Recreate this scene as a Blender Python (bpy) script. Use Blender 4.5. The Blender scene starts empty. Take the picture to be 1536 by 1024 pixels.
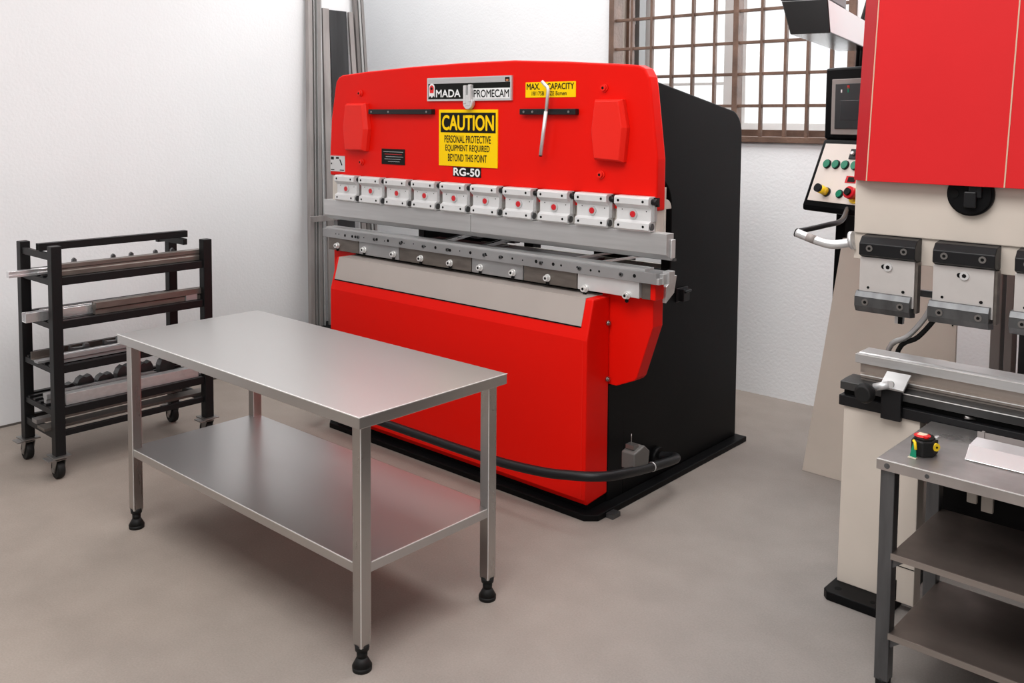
import bpy, bmesh, math, random
from mathutils import Vector, Matrix
random.seed(7)
SC = bpy.context.scene
COL = SC.collection
PI = math.pi

# ---------------------------------------------------------------- materials
def mat(name, color, rough=0.5, metal=0.0, spec=0.5, coat=0.0, bump=0.0, bscale=60.0, var=0.0, vscale=6.0,
        stretch=None, rvar=0.0, aniso=0.0, color2=None, emit=None, estr=0.0):
    m = bpy.data.materials.new(name); m.use_nodes = True
    nt = m.node_tree; N = nt.nodes; L = nt.links
    b = N['Principled BSDF']
    b.inputs['Base Color'].default_value = (*color, 1)
    b.inputs['Roughness'].default_value = rough
    b.inputs['Metallic'].default_value = metal
    b.inputs['Specular IOR Level'].default_value = spec
    b.inputs['Coat Weight'].default_value = coat
    b.inputs['Coat Roughness'].default_value = 0.15
    b.inputs['Anisotropic'].default_value = aniso
    if emit:
        b.inputs['Emission Color'].default_value = (*emit, 1); b.inputs['Emission Strength'].default_value = estr
    tc = N.new('ShaderNodeTexCoord')
    mp = N.new('ShaderNodeMapping'); L.new(tc.outputs['Object'], mp.inputs['Vector'])
    if stretch: mp.inputs['Scale'].default_value = stretch
    if var or rvar or color2:
        n = N.new('ShaderNodeTexNoise'); n.inputs['Scale'].default_value = vscale; n.inputs['Detail'].default_value = 6
        L.new(mp.outputs['Vector'], n.inputs['Vector'])
        if var or color2:
            r = N.new('ShaderNodeMapRange'); r.inputs[1].default_value = 0.3; r.inputs[2].default_value = 0.7
            L.new(n.outputs['Fac'], r.inputs[0])
            mx = N.new('ShaderNodeMix'); mx.data_type = 'RGBA'
            c2 = color2 if color2 else tuple(c * (1 - var) for c in color)
            mx.inputs[6].default_value = (*color, 1); mx.inputs[7].default_value = (*c2, 1)
            L.new(r.outputs[0], mx.inputs[0]); L.new(mx.outputs[2], b.inputs['Base Color'])
        if rvar:
            r2 = N.new('ShaderNodeMapRange'); r2.inputs[3].default_value = max(0.02, rough - rvar); r2.inputs[4].default_value = rough + rvar
            r2.inputs[1].default_value = 0.3; r2.inputs[2].default_value = 0.7
            L.new(n.outputs['Fac'], r2.inputs[0]); L.new(r2.outputs[0], b.inputs['Roughness'])
    if bump:
        n3 = N.new('ShaderNodeTexNoise'); n3.inputs['Scale'].default_value = bscale; n3.inputs['Detail'].default_value = 5
        L.new(mp.outputs['Vector'], n3.inputs['Vector'])
        bp = N.new('ShaderNodeBump'); bp.inputs['Strength'].default_value = bump; bp.inputs['Distance'].default_value = 0.01
        L.new(n3.outputs['Fac'], bp.inputs['Height']); L.new(bp.outputs['Normal'], b.inputs['Normal'])
    return m

RED = mat('red_paint', (0.72, 0.0065, 0.0025), 0.42, spec=0.12, bump=0.02, bscale=220)
RED_PALE = mat('red_cover_paint', (0.76, 0.018, 0.010), 0.42, spec=0.2)
RED_DIM = mat('crimson_paint', (0.66, 0.021, 0.024), 0.42, spec=0.15, var=0.06, vscale=3)
RED_SHADE = mat('crimson_shaded', (0.42, 0.006, 0.012), 0.42, spec=0.4)  # darker copy of the crimson, shade put into the colour of the chamfer
BLACK = mat('black_paint', (0.005, 0.005, 0.0055), 0.42, spec=0.10, var=0.3, vscale=2)
BLACKR = mat('black_rubber', (0.008, 0.008, 0.008), 0.6, spec=0.3)
BLACKM = mat('blackened_steel', (0.010, 0.010, 0.011), 0.38, spec=0.25, bump=0.05, bscale=60)
DARK = mat('dark_recess', (0.006, 0.006, 0.006), 0.8, spec=0.1)
CREAM = mat('cream_paint', (0.60, 0.535, 0.47), 0.5, spec=0.35, var=0.08, vscale=4, bump=0.02, bscale=80)
CREAM_RAM = mat('pale_ram_steel', (0.62, 0.57, 0.51), 0.45, spec=0.4, var=0.15, vscale=5, stretch=(8, 8, 0.6))
TABLE_STEEL = mat('brushed_stainless', (0.54, 0.53, 0.52), 0.33, 1.0)
LEG_STEEL = mat('stainless_tube', (0.47, 0.45, 0.435), 0.30, 1.0, rvar=0.05, vscale=3, stretch=(10, 10, 1))
SHELF_STEEL = mat('stainless_shelf', (0.56, 0.55, 0.545), 0.30, 1.0)
EDGE = mat('edge_glint', (0.95, 0.95, 0.94), 0.35, 0.6, emit=None)  # near-white colour for strips that paint a highlight along steel edges
TOOL = mat('ground_tool_steel', (0.62, 0.62, 0.62), 0.42, 0.75, var=0.12, vscale=5, stretch=(0.6, 6, 10))
TOOL_LIGHT = mat('bright_tool_steel', (0.74, 0.74, 0.74), 0.42, 0.55, var=0.08, vscale=8)
TOOL_BROWN = mat('bronzed_die_steel', (0.21, 0.185, 0.165), 0.40, 0.7, var=0.3, vscale=4, stretch=(2, 2, 8))
TOOL_GREY = mat('grey_die_steel', (0.43, 0.43, 0.435), 0.42, 0.7, var=0.2, vscale=4)
CLAMPW = mat('white_anodised_clamp', (0.72, 0.72, 0.72), 0.40, 0.25, var=0.05, vscale=20)
CLAMPG = mat('light_clamp_plate', (0.62, 0.59, 0.57), 0.42, 0.4, var=0.06, vscale=15)
CLAMPD = mat('dark_clamp_steel', (0.16, 0.165, 0.17), 0.35, 0.8, var=0.35, vscale=9, stretch=(3, 1, 1))
APRON = mat('grey_apron_paint', (0.43, 0.38, 0.35), 0.42, 0.15, var=0.05, vscale=4)
BOLTW = mat('zinc_bolt', (0.85, 0.85, 0.84), 0.3, 0.6)
DIE = mat('ground_die_brown', (0.42, 0.37, 0.335), 0.36, 0.8, var=0.2, vscale=4, stretch=(0.6, 4, 8))
BENCH = mat('worn_bench_steel', (0.58, 0.555, 0.545), 0.36, 0.9, var=0.35, vscale=5, rvar=0.12, bump=0.03, bscale=60)
BENCH_EDGE = mat('worn_bench_edge', (0.50, 0.46, 0.44), 0.38, 0.8, var=0.2, vscale=9)
BENCH_SHELF = mat('brown_bench_shelf', (0.20, 0.163, 0.145), 0.42, 0.7, var=0.35, vscale=4, rvar=0.1)
BENCH_LEG = mat('mill_scale_leg', (0.15, 0.152, 0.157), 0.35, 0.7, var=0.35, vscale=4, stretch=(6, 6, 1))
ALU = mat('aluminium', (0.86, 0.86, 0.87), 0.25, 0.85)
YELLOW = mat('sign_yellow', (0.93, 0.60, 0.0), 0.5, spec=0.15)
INK = mat('sign_black', (0.008, 0.008, 0.007), 0.5, spec=0.12)
WHITE = mat('sign_white', (0.80, 0.80, 0.80), 0.45)
SILVER = mat('silver_plate', (0.62, 0.62, 0.62), 0.35, 0.5)
REDINK = mat('red_ink', (0.70, 0.01, 0.01), 0.4)
GREEN = mat('green_plastic', (0.0, 0.17, 0.09), 0.3)
YELP = mat('yellow_plastic', (0.90, 0.62, 0.01), 0.35)
REDP = mat('red_plastic', (0.55, 0.008, 0.015), 0.3)
WOOD = mat('brown_window_paint', (0.155, 0.088, 0.060), 0.6, var=0.45, vscale=9, bump=0.3, bscale=50, stretch=(1, 1, 1))
WFRAME = mat('grey_window_frame', (0.62, 0.61, 0.60), 0.6)
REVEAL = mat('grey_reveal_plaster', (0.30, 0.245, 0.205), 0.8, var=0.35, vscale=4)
CASTER = mat('zinc_caster', (0.30, 0.29, 0.28), 0.35, 0.9)
RACKBLK = mat('rack_black_paint', (0.006, 0.006, 0.0065), 0.45, spec=0.25)
STOCK = [mat('mill_steel_%d' % i, c, 0.38, 0.7, var=0.3, vscale=5, stretch=(3, 3, 0.5)) for i, c in
         enumerate([(0.42, 0.385, 0.37), (0.33, 0.31, 0.30), (0.52, 0.52, 0.51), (0.25, 0.23, 0.22)])]
CHARC = mat('charcoal_sheet', (0.045, 0.045, 0.047), 0.4, 0.4, var=0.4, vscale=4, stretch=(4, 4, 0.5))
MAROON = mat('maroon_sheet', (0.055, 0.012, 0.012), 0.45)
GREYBOX = mat('grey_plastic', (0.10, 0.095, 0.09), 0.5)
SCREEN = mat('screen_glass', (0.045, 0.047, 0.05), 0.15)
PANELG = mat('screen_surround', (0.030, 0.032, 0.034), 0.4)
BEZEL = mat('taupe_bezel', (0.28, 0.25, 0.235), 0.45)
CONS = mat('ivory_console_panel', (0.66, 0.60, 0.55), 0.45)
HOOD = mat('gloss_black_hood', (0.010, 0.010, 0.011), 0.22, spec=0.8)
HOODS = mat('satin_hood_side', (0.75, 0.75, 0.76), 0.30, 0.7)

def wall_mat():
    m = mat('white_plaster', (0.76, 0.765, 0.775), 0.85, spec=0.2, var=0.035, vscale=1.4)
    nt = m.node_tree; N = nt.nodes; L = nt.links; b = N['Principled BSDF']
    tc = N.new('ShaderNodeTexCoord')
    n1 = N.new('ShaderNodeTexNoise'); n1.inputs['Scale'].default_value = 55; n1.inputs['Detail'].default_value = 8
    n2 = N.new('ShaderNodeTexNoise'); n2.inputs['Scale'].default_value = 7; n2.inputs['Detail'].default_value = 4
    L.new(tc.outputs['Object'], n1.inputs['Vector']); L.new(tc.outputs['Object'], n2.inputs['Vector'])
    ad = N.new('ShaderNodeMath'); ad.operation = 'ADD'
    L.new(n1.outputs['Fac'], ad.inputs[0]); L.new(n2.outputs['Fac'], ad.inputs[1])
    bp = N.new('ShaderNodeBump'); bp.inputs['Strength'].default_value = 0.16; bp.inputs['Distance'].default_value = 0.010
    L.new(ad.outputs[0], bp.inputs['Height']); L.new(bp.outputs['Normal'], b.inputs['Normal'])
    return m
WALL = wall_mat()

def floor_mat():
    m = bpy.data.materials.new('worn_concrete'); m.use_nodes = True
    nt = m.node_tree; N = nt.nodes; L = nt.links; b = N['Principled BSDF']
    tc = N.new('ShaderNodeTexCoord')
    big = N.new('ShaderNodeTexNoise'); big.inputs['Scale'].default_value = 0.55; big.inputs['Detail'].default_value = 5
    mid = N.new('ShaderNodeTexNoise'); mid.inputs['Scale'].default_value = 5; mid.inputs['Detail'].default_value = 9
    fin = N.new('ShaderNodeTexNoise'); fin.inputs['Scale'].default_value = 140; fin.inputs['Detail'].default_value = 6
    for n in (big, mid, fin): L.new(tc.outputs['Object'], n.inputs['Vector'])
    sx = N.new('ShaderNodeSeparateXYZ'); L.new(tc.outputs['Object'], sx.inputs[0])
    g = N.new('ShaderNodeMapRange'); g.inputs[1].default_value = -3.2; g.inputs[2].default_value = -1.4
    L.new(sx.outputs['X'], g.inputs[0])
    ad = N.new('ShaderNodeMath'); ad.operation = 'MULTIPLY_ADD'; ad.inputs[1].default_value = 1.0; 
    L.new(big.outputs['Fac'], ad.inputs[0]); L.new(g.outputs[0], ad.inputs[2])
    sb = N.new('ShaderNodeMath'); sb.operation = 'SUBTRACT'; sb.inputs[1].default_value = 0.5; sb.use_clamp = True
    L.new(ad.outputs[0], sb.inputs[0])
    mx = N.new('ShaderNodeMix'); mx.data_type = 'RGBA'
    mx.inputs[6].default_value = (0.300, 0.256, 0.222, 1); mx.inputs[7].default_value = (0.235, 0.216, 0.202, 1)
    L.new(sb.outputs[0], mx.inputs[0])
    r = N.new('ShaderNodeMapRange'); r.inputs[1].default_value = 0.3; r.inputs[2].default_value = 0.7
    r.inputs[3].default_value = 0.93; r.inputs[4].default_value = 1.05
    L.new(mid.outputs['Fac'], r.inputs[0])
    r2 = N.new('ShaderNodeMapRange'); r2.inputs[1].default_value = 0.3; r2.inputs[2].default_value = 0.7
    r2.inputs[3].default_value = 0.92; r2.inputs[4].default_value = 1.06
    L.new(fin.outputs['Fac'], r2.inputs[0])
    mm = N.new('ShaderNodeMath'); mm.operation = 'MULTIPLY'; L.new(r.outputs[0], mm.inputs[0]); L.new(r2.outputs[0], mm.inputs[1])
    vm = N.new('ShaderNodeVectorMath'); vm.operation = 'SCALE'
    L.new(mx.outputs[2], vm.inputs[0]); L.new(mm.outputs[0], vm.inputs['Scale']); L.new(vm.outputs[0], b.inputs['Base Color'])
    b.inputs['Roughness'].default_value = 0.62; b.inputs['Specular IOR Level'].default_value = 0.2
    bp = N.new('ShaderNodeBump'); bp.inputs['Strength'].default_value = 0.12; bp.inputs['Distance'].default_value = 0.004
    L.new(fin.outputs['Fac'], bp.inputs['Height']); L.new(bp.outputs['Normal'], b.inputs['Normal'])
    return m
FLOOR = floor_mat()

def glass_mat():
    m = bpy.data.materials.new('window_glass'); m.use_nodes = True
    nt = m.node_tree; N = nt.nodes; L = nt.links; out = N['Material Output']
    tr = N.new('ShaderNodeBsdfTransparent'); gl = N.new('ShaderNodeBsdfGlossy'); gl.inputs['Roughness'].default_value = 0.05
    mx = N.new('ShaderNodeMixShader'); mx.inputs[0].default_value = 0.06
    L.new(tr.outputs[0], mx.inputs[1]); L.new(gl.outputs[0], mx.inputs[2]); L.new(mx.outputs[0], out.inputs['Surface'])
    return m
GLASS = glass_mat()

# ---------------------------------------------------------------- mesh helpers
class MB:
    def __init__(s): s.bm = bmesh.new()
    def _mi(s, faces, mi, smooth=False):
        for f in faces: f.material_index = mi; f.smooth = smooth
    def box(s, x0, x1, y0, y1, z0, z1, mi=0):
        v = [s.bm.verts.new((x, y, z)) for x in (x0, x1) for y in (y0, y1) for z in (z0, z1)]
        fs = [s.bm.faces.new([v[i] for i in q]) for q in ((0,1,3,2),(4,6,7,5),(0,4,5,1),(2,3,7,6),(0,2,6,4),(1,5,7,3))]
        s._mi(fs, mi); return s
    def prism(s, pts, ax, a, b, mi=0):
        """pts: 2-D outline; ax the extrusion axis. x:(y,z) y:(x,z) z:(x,y)"""
        f = {'x': lambda p, t: (t, p[0], p[1]), 'y': lambda p, t: (p[0], t, p[1]), 'z': lambda p, t: (p[0], p[1], t)}[ax]
        A = [s.bm.verts.new(f(p, a)) for p in pts]; B = [s.bm.verts.new(f(p, b)) for p in pts]
        n = len(pts); fs = [s.bm.faces.new(A), s.bm.faces.new(B[::-1])]
        for i in range(n): fs.append(s.bm.faces.new((A[i], B[i], B[(i+1) % n], A[(i+1) % n])))
        s._mi(fs, mi); return s
    def hexa(s, A, B, mi=0):
        """loft between two loops"""
        A = [s.bm.verts.new(p) for p in A]; B = [s.bm.verts.new(p) for p in B]; n = len(A)
        fs = [s.bm.faces.new(A), s.bm.faces.new(B[::-1])]
        for i in range(n): fs.append(s.bm.faces.new((A[i], B[i], B[(i+1) % n], A[(i+1) % n])))
        s._mi(fs, mi); return s
    def cyl(s, p0, p1, r0, r1=None, n=20, mi=0, cap=None):
        r1 = r0 if r1 is None else r1
        p0 = Vector(p0); p1 = Vector(p1); d = (p1 - p0).normalized()
        u = d.orthogonal().normalized(); w = d.cross(u)
        A = []; B = []
        for i in range(n):
            t = 2 * PI * i / n; o = u * math.cos(t) + w * math.sin(t)
            A.append(s.bm.verts.new(p0 + o * r0)); B.append(s.bm.verts.new(p1 + o * r1))
        s._mi([s.bm.faces.new(A)], mi); s._mi([s.bm.faces.new(B[::-1])], mi if cap is None else cap)
        s._mi([s.bm.faces.new((A[i], B[i], B[(i+1) % n], A[(i+1) % n])) for i in range(n)], mi, True)
        return s
    def tube(s, pts, r, n=16, mi=0):
        pts = [Vector(p) for p in pts]; rings = []
        u = None
        for i, p in enumerate(pts):
            d = (pts[min(i+1, len(pts)-1)] - pts[max(i-1, 0)]).normalized()
            u = d.orthogonal().normalized() if u is None else (u - d * u.dot(d)).normalized()
            w = d.cross(u)
            rings.append([s.bm.verts.new(p + (u * math.cos(2*PI*k/n) + w * math.sin(2*PI*k/n)) * r) for k in range(n)])
        s._mi([s.bm.faces.new(rings[0]), s.bm.faces.new(rings[-1][::-1])], mi)
        for a, b in zip(rings, rings[1:]):
            s._mi([s.bm.faces.new((a[k], b[k], b[(k+1) % n], a[(k+1) % n])) for k in range(n)], mi, True)
        return s
    def bar(s, p0, p1, w, d, side=(0, 1, 0), mi=0):
        """rectangular bar from p0 to p1: w along 'side', d across"""
        p0 = Vector(p0); p1 = Vector(p1); ax = (p1 - p0).normalized(); sd = Vector(side)
        sd = (sd - ax * sd.dot(ax)).normalized(); o = ax.cross(sd)
        L = lambda p: [p + sd*w/2*a + o*d/2*b for a, b in ((-1,-1),(1,-1),(1,1),(-1,1))]
        return s.hexa(L(p0), L(p1), mi)
    def socket(s, x, y, z, r=0.012, h=0.012, mi=0, mk=1, n=16):
        """socket screw head facing -y"""
        s.cyl((x, y, z), (x, y - h, z), r, n=n, mi=mi)
        s.cyl((x, y - h - 0.0004, z), (x, y - h - 0.0002, z), r * 0.52, n=6, mi=mk); return s
    def dot(s, x, y, z, r=0.004, mi=1):
        s.cyl((x, y + 0.001, z), (x, y - 0.0008, z), r, n=10, mi=mi); return s

ROOTC = {}
def build(name, mb, mats, parent=None, bevel=0.0, seg=2, label=None, kind=None):
    bm = mb.bm
    bmesh.ops.recalc_face_normals(bm, faces=bm.faces[:])
    me = bpy.data.meshes.new(name)
    if parent is not None and parent.name in ROOTC:
        bmesh.ops.translate(bm, verts=bm.verts[:], vec=-Vector(ROOTC[parent.name]))
    bm.to_mesh(me); bm.free()
    for m in (mats if isinstance(mats, (list, tuple)) else [mats]): me.materials.append(m)
    o = bpy.data.objects.new(name, me); COL.objects.link(o)
    if parent is not None:
        o.parent = parent; ROOTC[o.name] = ROOTC.get(parent.name, (0, 0, 0))
    if bevel:
        b = o.modifiers.new('bevel', 'BEVEL'); b.width = bevel; b.segments = seg; b.limit_method = 'ANGLE'; b.angle_limit = math.radians(40)
    if label: o['label'] = label
    if kind: o['kind'] = kind
    return o
def tag(o, label, cat, group=None, kind=None):
    o['label'] = label; o['category'] = cat
    if group: o['group'] = group
    return o
def thing(name, label, cat, c=(0, 0, 0), rot=0.0, group=None, world=None):
    """Empty at the base. c: origin in the frame the parts are written in; rot: that frame's turn about the world origin (deg)."""
    o = bpy.data.objects.new(name, None); COL.objects.link(o); o.empty_display_size = 0.1
    b = math.radians(rot)
    if world: o.location = world
    else: o.location = (c[0]*math.cos(b) - c[1]*math.sin(b), c[0]*math.sin(b) + c[1]*math.cos(b), c[2])
    o.rotation_euler = (0, 0, b); ROOTC[o.name] = tuple(c)
    return tag(o, label, cat, group)
def single(name, mb, mats, label, cat, c, rot=0.0, bevel=0.0, group=None, seg=2):
    """a one-mesh thing with its origin at c"""
    b = math.radians(rot)
    bmesh.ops.translate(mb.bm, verts=mb.bm.verts[:], vec=-Vector(c))
    o = build(name, mb, mats, None, bevel, seg)
    o.location = (c[0]*math.cos(b) - c[1]*math.sin(b), c[0]*math.sin(b) + c[1]*math.cos(b), c[2]); o.rotation_euler = (0, 0, b)
    return tag(o, label, cat, group)

def lettering(body, x0, x1, z0, z1, y, m, parent, bold=0.0, name='lettering', depth=0.0006):
    """text facing -y, stretched to the rectangle"""
    cu = bpy.data.curves.new(name, 'FONT'); cu.body = body; cu.size = 1; cu.offset = 0.0; cu.extrude = 0.0; cu.resolution_u = 4
    t = bpy.data.objects.new(name, cu); COL.objects.link(t)
    bpy.context.view_layer.update()
    me = bpy.data.meshes.new_from_object(t.evaluated_get(bpy.context.evaluated_depsgraph_get()))
    bpy.data.objects.remove(t, do_unlink=True); bpy.data.curves.remove(cu)
    xs = [v.co.x for v in me.vertices]; ys = [v.co.y for v in me.vertices]
    ax, bx_, ay, by_ = min(xs), max(xs), min(ys), max(ys); c = ROOTC.get(parent.name, (0, 0, 0))
    for v in me.vertices:
        X = x0 + (v.co.x - ax) / (bx_ - ax) * (x1 - x0); Z = z0 + (v.co.y - ay) / (by_ - ay) * (z1 - z0)
        v.co = (X - c[0], y - depth - c[1], Z - c[2])
    if bold:
        bm = bmesh.new(); bm.from_mesh(me); d = (z1 - z0) * bold * 1.6; geo = bm.verts[:] + bm.edges[:] + bm.faces[:]
        for q, (ddx, ddz) in enumerate(((-d, 0), (d, 0), (0, d), (0, -d))):
            g = bmesh.ops.duplicate(bm, geom=geo)['geom']
            bmesh.ops.translate(bm, verts=[e for e in g if isinstance(e, bmesh.types.BMVert)], vec=(ddx, -0.00004*(q+1), ddz))
        bm.to_mesh(me); bm.free()
    me.name = name; me.materials.clear(); me.materials.append(m)
    o = bpy.data.objects.new(name, me); COL.objects.link(o); o.parent = parent
    return o

# ---------------------------------------------------------------- the room
XL, YB, ZC = -5.84, 5.75, 4.0
JY = 4.72; XA = -7.6
def st(name, mb, mats, bevel=0, parent=None): return build(name, mb, mats, parent, bevel, kind='structure' if parent is None else None)
st('floor', MB().box(XA-0.3, 3.3, -3.3, YB+1.2, -0.2, 0), FLOOR)
st('ceiling', MB().box(XA-0.3, 3.3, -3.3, YB+0.6, ZC, ZC+0.2), WALL)
st('wall_left', MB().box(XL-0.25, XL, -3.3, JY, 0, ZC).box(XA-0.3, XL-0.25, JY-0.25, JY, 0, ZC).box(XA-0.3, XA, JY, YB, 0, ZC), WALL)
WX0, WX1, WZ0, WZ1 = -4.10, -2.22, 1.725, 3.40
st('wall_back', MB().box(XA-0.3, WX0, YB, YB+0.55, 0, ZC).box(WX1, 3.3, YB, YB+0.55, 0, ZC)
   .box(WX0, WX1, YB, YB+0.55, 0, WZ0).box(WX0, WX1, YB, YB+0.55, WZ1, ZC), WALL)
FARW = mat('grey_brown_plaster', (0.22, 0.205, 0.19), 0.9, spec=0.1, var=0.1, vscale=1)
st('wall_right', MB().box(3.0, 3.3, -3.3, YB, 0, ZC), FARW)
st('wall_front', MB().box(XL, 3.0, -3.3, -3.0, 0, ZC), FARW)
# dark foot line of the left wall
st('baseboard_left', MB().box(XL, XL+0.006, -3.0, JY, 0.0, 0.012), mat('wall_foot_line', (0.10, 0.085, 0.075), 0.8))

# window: brown timber grid on the inside, deep reveal, grey sashes and glass outside
win = MB()
win.box(WX0, WX0+0.045, YB-0.03, YB+0.10, WZ0+0.04, WZ1).box(WX1-0.045, WX1, YB-0.03, YB+0.10, WZ0+0.04, WZ1)
win.box(WX0, WX1, YB-0.03, YB+0.10, WZ0, WZ0+0.04).box(WX0, WX1, YB-0.03, YB+0.10, WZ1-0.04, WZ1)
wo = st('window_1', win, WOOD, 0.004)
def wpart(name, mb, m, bevel=0): return build(name, mb, m, wo, bevel)
wpart('inner_sill', MB().box(WX0+.045, WX1-.045, YB+0.10, YB+0.16, WZ0, WZ0+0.085), WOOD, 0.003)
wpart('center_mullion', MB().box(-3.066, -3.026, YB-0.02, YB+0.06, WZ0+0.04, WZ1-0.04), WOOD, 0.004)
for x in (-3.905, -3.733, -3.56, -3.388, -3.213, -2.858, -2.686, -2.532, -2.375):
    wpart('vertical_bar', MB().box(x-0.0098, x+0.0098, YB-0.012, YB+0.02, WZ0+0.04, WZ1-0.04), WOOD, 0.003)
for z in (1.972, 2.188, 2.402, 2.618, 2.83, 3.045, 3.26):
    wpart('horizontal_bar', MB().box(WX0+0.045, WX1-0.045, YB-0.002, YB+0.028, z-0.0105, z+0.0105), WOOD, 0.003)
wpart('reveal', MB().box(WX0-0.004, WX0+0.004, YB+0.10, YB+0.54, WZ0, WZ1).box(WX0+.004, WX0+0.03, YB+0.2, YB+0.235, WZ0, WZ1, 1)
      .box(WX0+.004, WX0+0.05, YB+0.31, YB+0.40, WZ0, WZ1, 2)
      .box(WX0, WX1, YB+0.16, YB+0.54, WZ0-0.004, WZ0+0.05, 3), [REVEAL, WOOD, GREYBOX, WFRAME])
sy = YB+0.45
wpart('outer_frame', MB().box(WX0+.004, WX0+0.06, sy, sy+0.06, WZ0, WZ1).box(WX1-0.06, WX1, sy, sy+0.06, WZ0, WZ1)
      .box(-3.385, -3.205, sy, sy+0.06, WZ0+.13, WZ1).box(WX0+.06, WX1-.06, sy, sy+0.06, WZ0, WZ0+0.13)
      .box(WX0+.06, -3.385, sy+0.005, sy+0.055, 2.14, 2.16), WFRAME, 0.003)
wpart('glass_pane', MB().box(WX0+0.06, WX1-0.06, sy+0.02, sy+0.026, WZ0+0.13, WZ1), GLASS)
for z in (2.2, 2.42, 2.62):
    wpart('wall_wire', MB().tube([(WX0+0.012, YB+0.27, z+0.11), (WX0+0.014, YB+0.29, z+0.05), (WX0+0.012, YB+0.31, z)], 0.005, 6), WHITE)

# ---------------------------------------------------------------- red press brake
PB = thing('press_brake', 'large bright red press brake with black sides and a yellow caution sign on its front', 'machine', (-3.44, 4.08, 0))
def p(name, mb, m, bevel=0.0, parent=PB, label=None, seg=2): return build(name, mb, m, parent, bevel, seg, label)
# floor plate
p('base_plate', MB().prism([(-4.45, 3.37), (-4.41, 3.334), (-2.49, 3.334), (-2.44, 3.38), (-2.44, 4.84), (-4.45, 4.84)], 'z', 0.0, 0.03), BLACK, 0.004)
# side frames with the throat opening
def arc(cx, cz, r, a0, a1, n=8): return [(cx + r*math.cos(math.radians(a0+(a1-a0)*i/n)), cz + r*math.sin(math.radians(a0+(a1-a0)*i/n))) for i in range(n+1)]
def side(x0, x1):
    o = [(3.66, 0.03), (4.815, 0.03), (4.81, 1.80)] + arc(4.67, 1.79, 0.14, 5, 72, 7) + [(3.60, 2.112), (3.60, 1.60), (3.90, 1.60)]
    o += arc(3.90, 1.42, 0.165, 85, 0, 8) + [(4.065, 1.10), (4.03, 1.03), (3.95, 0.98), (3.64, 0.98)]
    p('side_frame', MB().prism(o, 'x', x0, x1), BLACK, 0.006)
side(-2.56, -2.50); side(-4.42, -4.36)
p('lower_housing', MB().box(-4.36, -2.56, 3.72, 4.78, 0.03, 0.90), BLACK)
for a, b in ((-2.56, -2.50), (-4.42, -4.36)):
    p('front_flange', MB().box(a, b, 3.532, 3.66, 0.03, 0.603), BLACK, 0.004)
p('upper_housing', MB().prism([(3.60, 1.60), (4.60, 1.56), (4.60, 1.92), (3.60, 2.09)], 'x', -4.36, -2.56), BLACK)
# bed
bed = [(-4.62, 1.045), (-2.262, 1.045), (-2.262, 0.915), (-2.345, 0.665), (-2.36, 0.648), (-2.46, 0.605), (-4.42, 0.605), (-4.52, 0.648), (-4.62, 0.915)]
p('bed_plate', MB().prism(bed, 'y', 3.535, 3.62), RED, 0.004)
# front cover : box with a slanted top edge
cv = [(3.352, 0.845), (3.402, 1.032), (3.53, 1.032), (3.53, 0.075), (3.37, 0.06), (3.352, 0.09)]
p('front_cover', MB().prism(cv, 'x', -4.42, -2.50), RED, 0.007)
p('cover_seam', MB().box(-2.5235, -2.5215, 3.3505, 3.3560, 0.10, 0.842), RED_PALE)
p('apron', MB().prism([(3.3655, 0.905), (3.3975, 1.024), (3.3995, 1.0335), (3.533, 1.0345), (3.533, 1.030), (3.404, 1.028), (3.372, 0.905)], 'x', -4.395, -2.545).
  box(-4.395, -2.545, 3.3635, 3.37, 0.899, 0.905, 1).box(-4.40, -2.545, 3.5305, 3.5345, 1.034, 1.0535, 1), [APRON, DARK], label='grey sloping strip along the top of the cover')  # dark back strip paints the shade in the gap below the die blocks
p('plinth', MB().box(-4.41, -2.51, 3.39, 3.53, 0.03, 0.075), BLACK)
for z in (0.905, 0.635):
    p('cover_bolt', MB().cyl((-2.50, 3.515, z), (-2.490, 3.515, z), 0.012).cyl((-2.49, 3.515, z), (-2.486, 3.515, z), 0.008), CASTER)
# die holder: blocks then rail
xs = [-4.60, -4.304, -3.94, -3.362, -2.998, -2.655, -2.298]
bm_ = [TOOL_BROWN, TOOL_GREY, TOOL_BROWN, TOOL_GREY, TOOL_BROWN, TOOL_LIGHT]
bolts = [-4.503, -4.248, -3.984, -3.753, -3.519, -3.294, -3.064, -2.836, -2.605, -2.364]
for i in range(6):
    a, b = xs[i], xs[i+1]
    blk = p('die_block', MB().box(a+0.003, b-0.003, 3.475, 3.535, 1.053, 1.1305), bm_[i], 0.003)
    for x in bolts:
        if a < x < b:
            z = 1.085 if i < 5 else 1.062
            p('bolt', MB().cyl((x, 3.475, z), (x, 3.468, z), 0.019, n=20).socket(x, 3.468, z, 0.014, 0.016).cyl((x, 3.474, z-0.026), (x, 3.468, z-0.026), 0.009, n=12, mi=1), [BOLTW, DARK], parent=blk)
p('end_block', MB().box(-2.296, -2.25, 3.49, 3.55, 1.052, 1.125).box(-2.249, -2.222, 3.49, 3.56, 1.052, 1.125, 1), [TOOL_BROWN, RED], 0.002)
rl = MB().box(-4.635, -2.20, 3.46, 3.56, 1.131, 1.182)
for i, x in enumerate([-4.56, -4.53, -4.47, -4.40, -4.37, -4.355, -4.29, -4.19, -4.17, -4.10, -4.07, -3.95, -3.93, -3.85, -3.76, -3.75, -3.67, -3.57, -3.555, -3.48, -3.40, -3.29, -3.28, -3.18, -3.17, -3.10, -3.03, -2.94, -2.90, -2.83, -2.78, -2.68, -2.66, -2.60, -2.55, -2.42, -2.35]):
    rl.dot(x*.99+.01, 3.46, 1.159 + random.uniform(-0.004, 0.004), random.choice([0.004, 0.006, 0.009]))
die_rail = p('die_rail', rl, [TOOL_GREY, DARK], 0.002)
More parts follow.
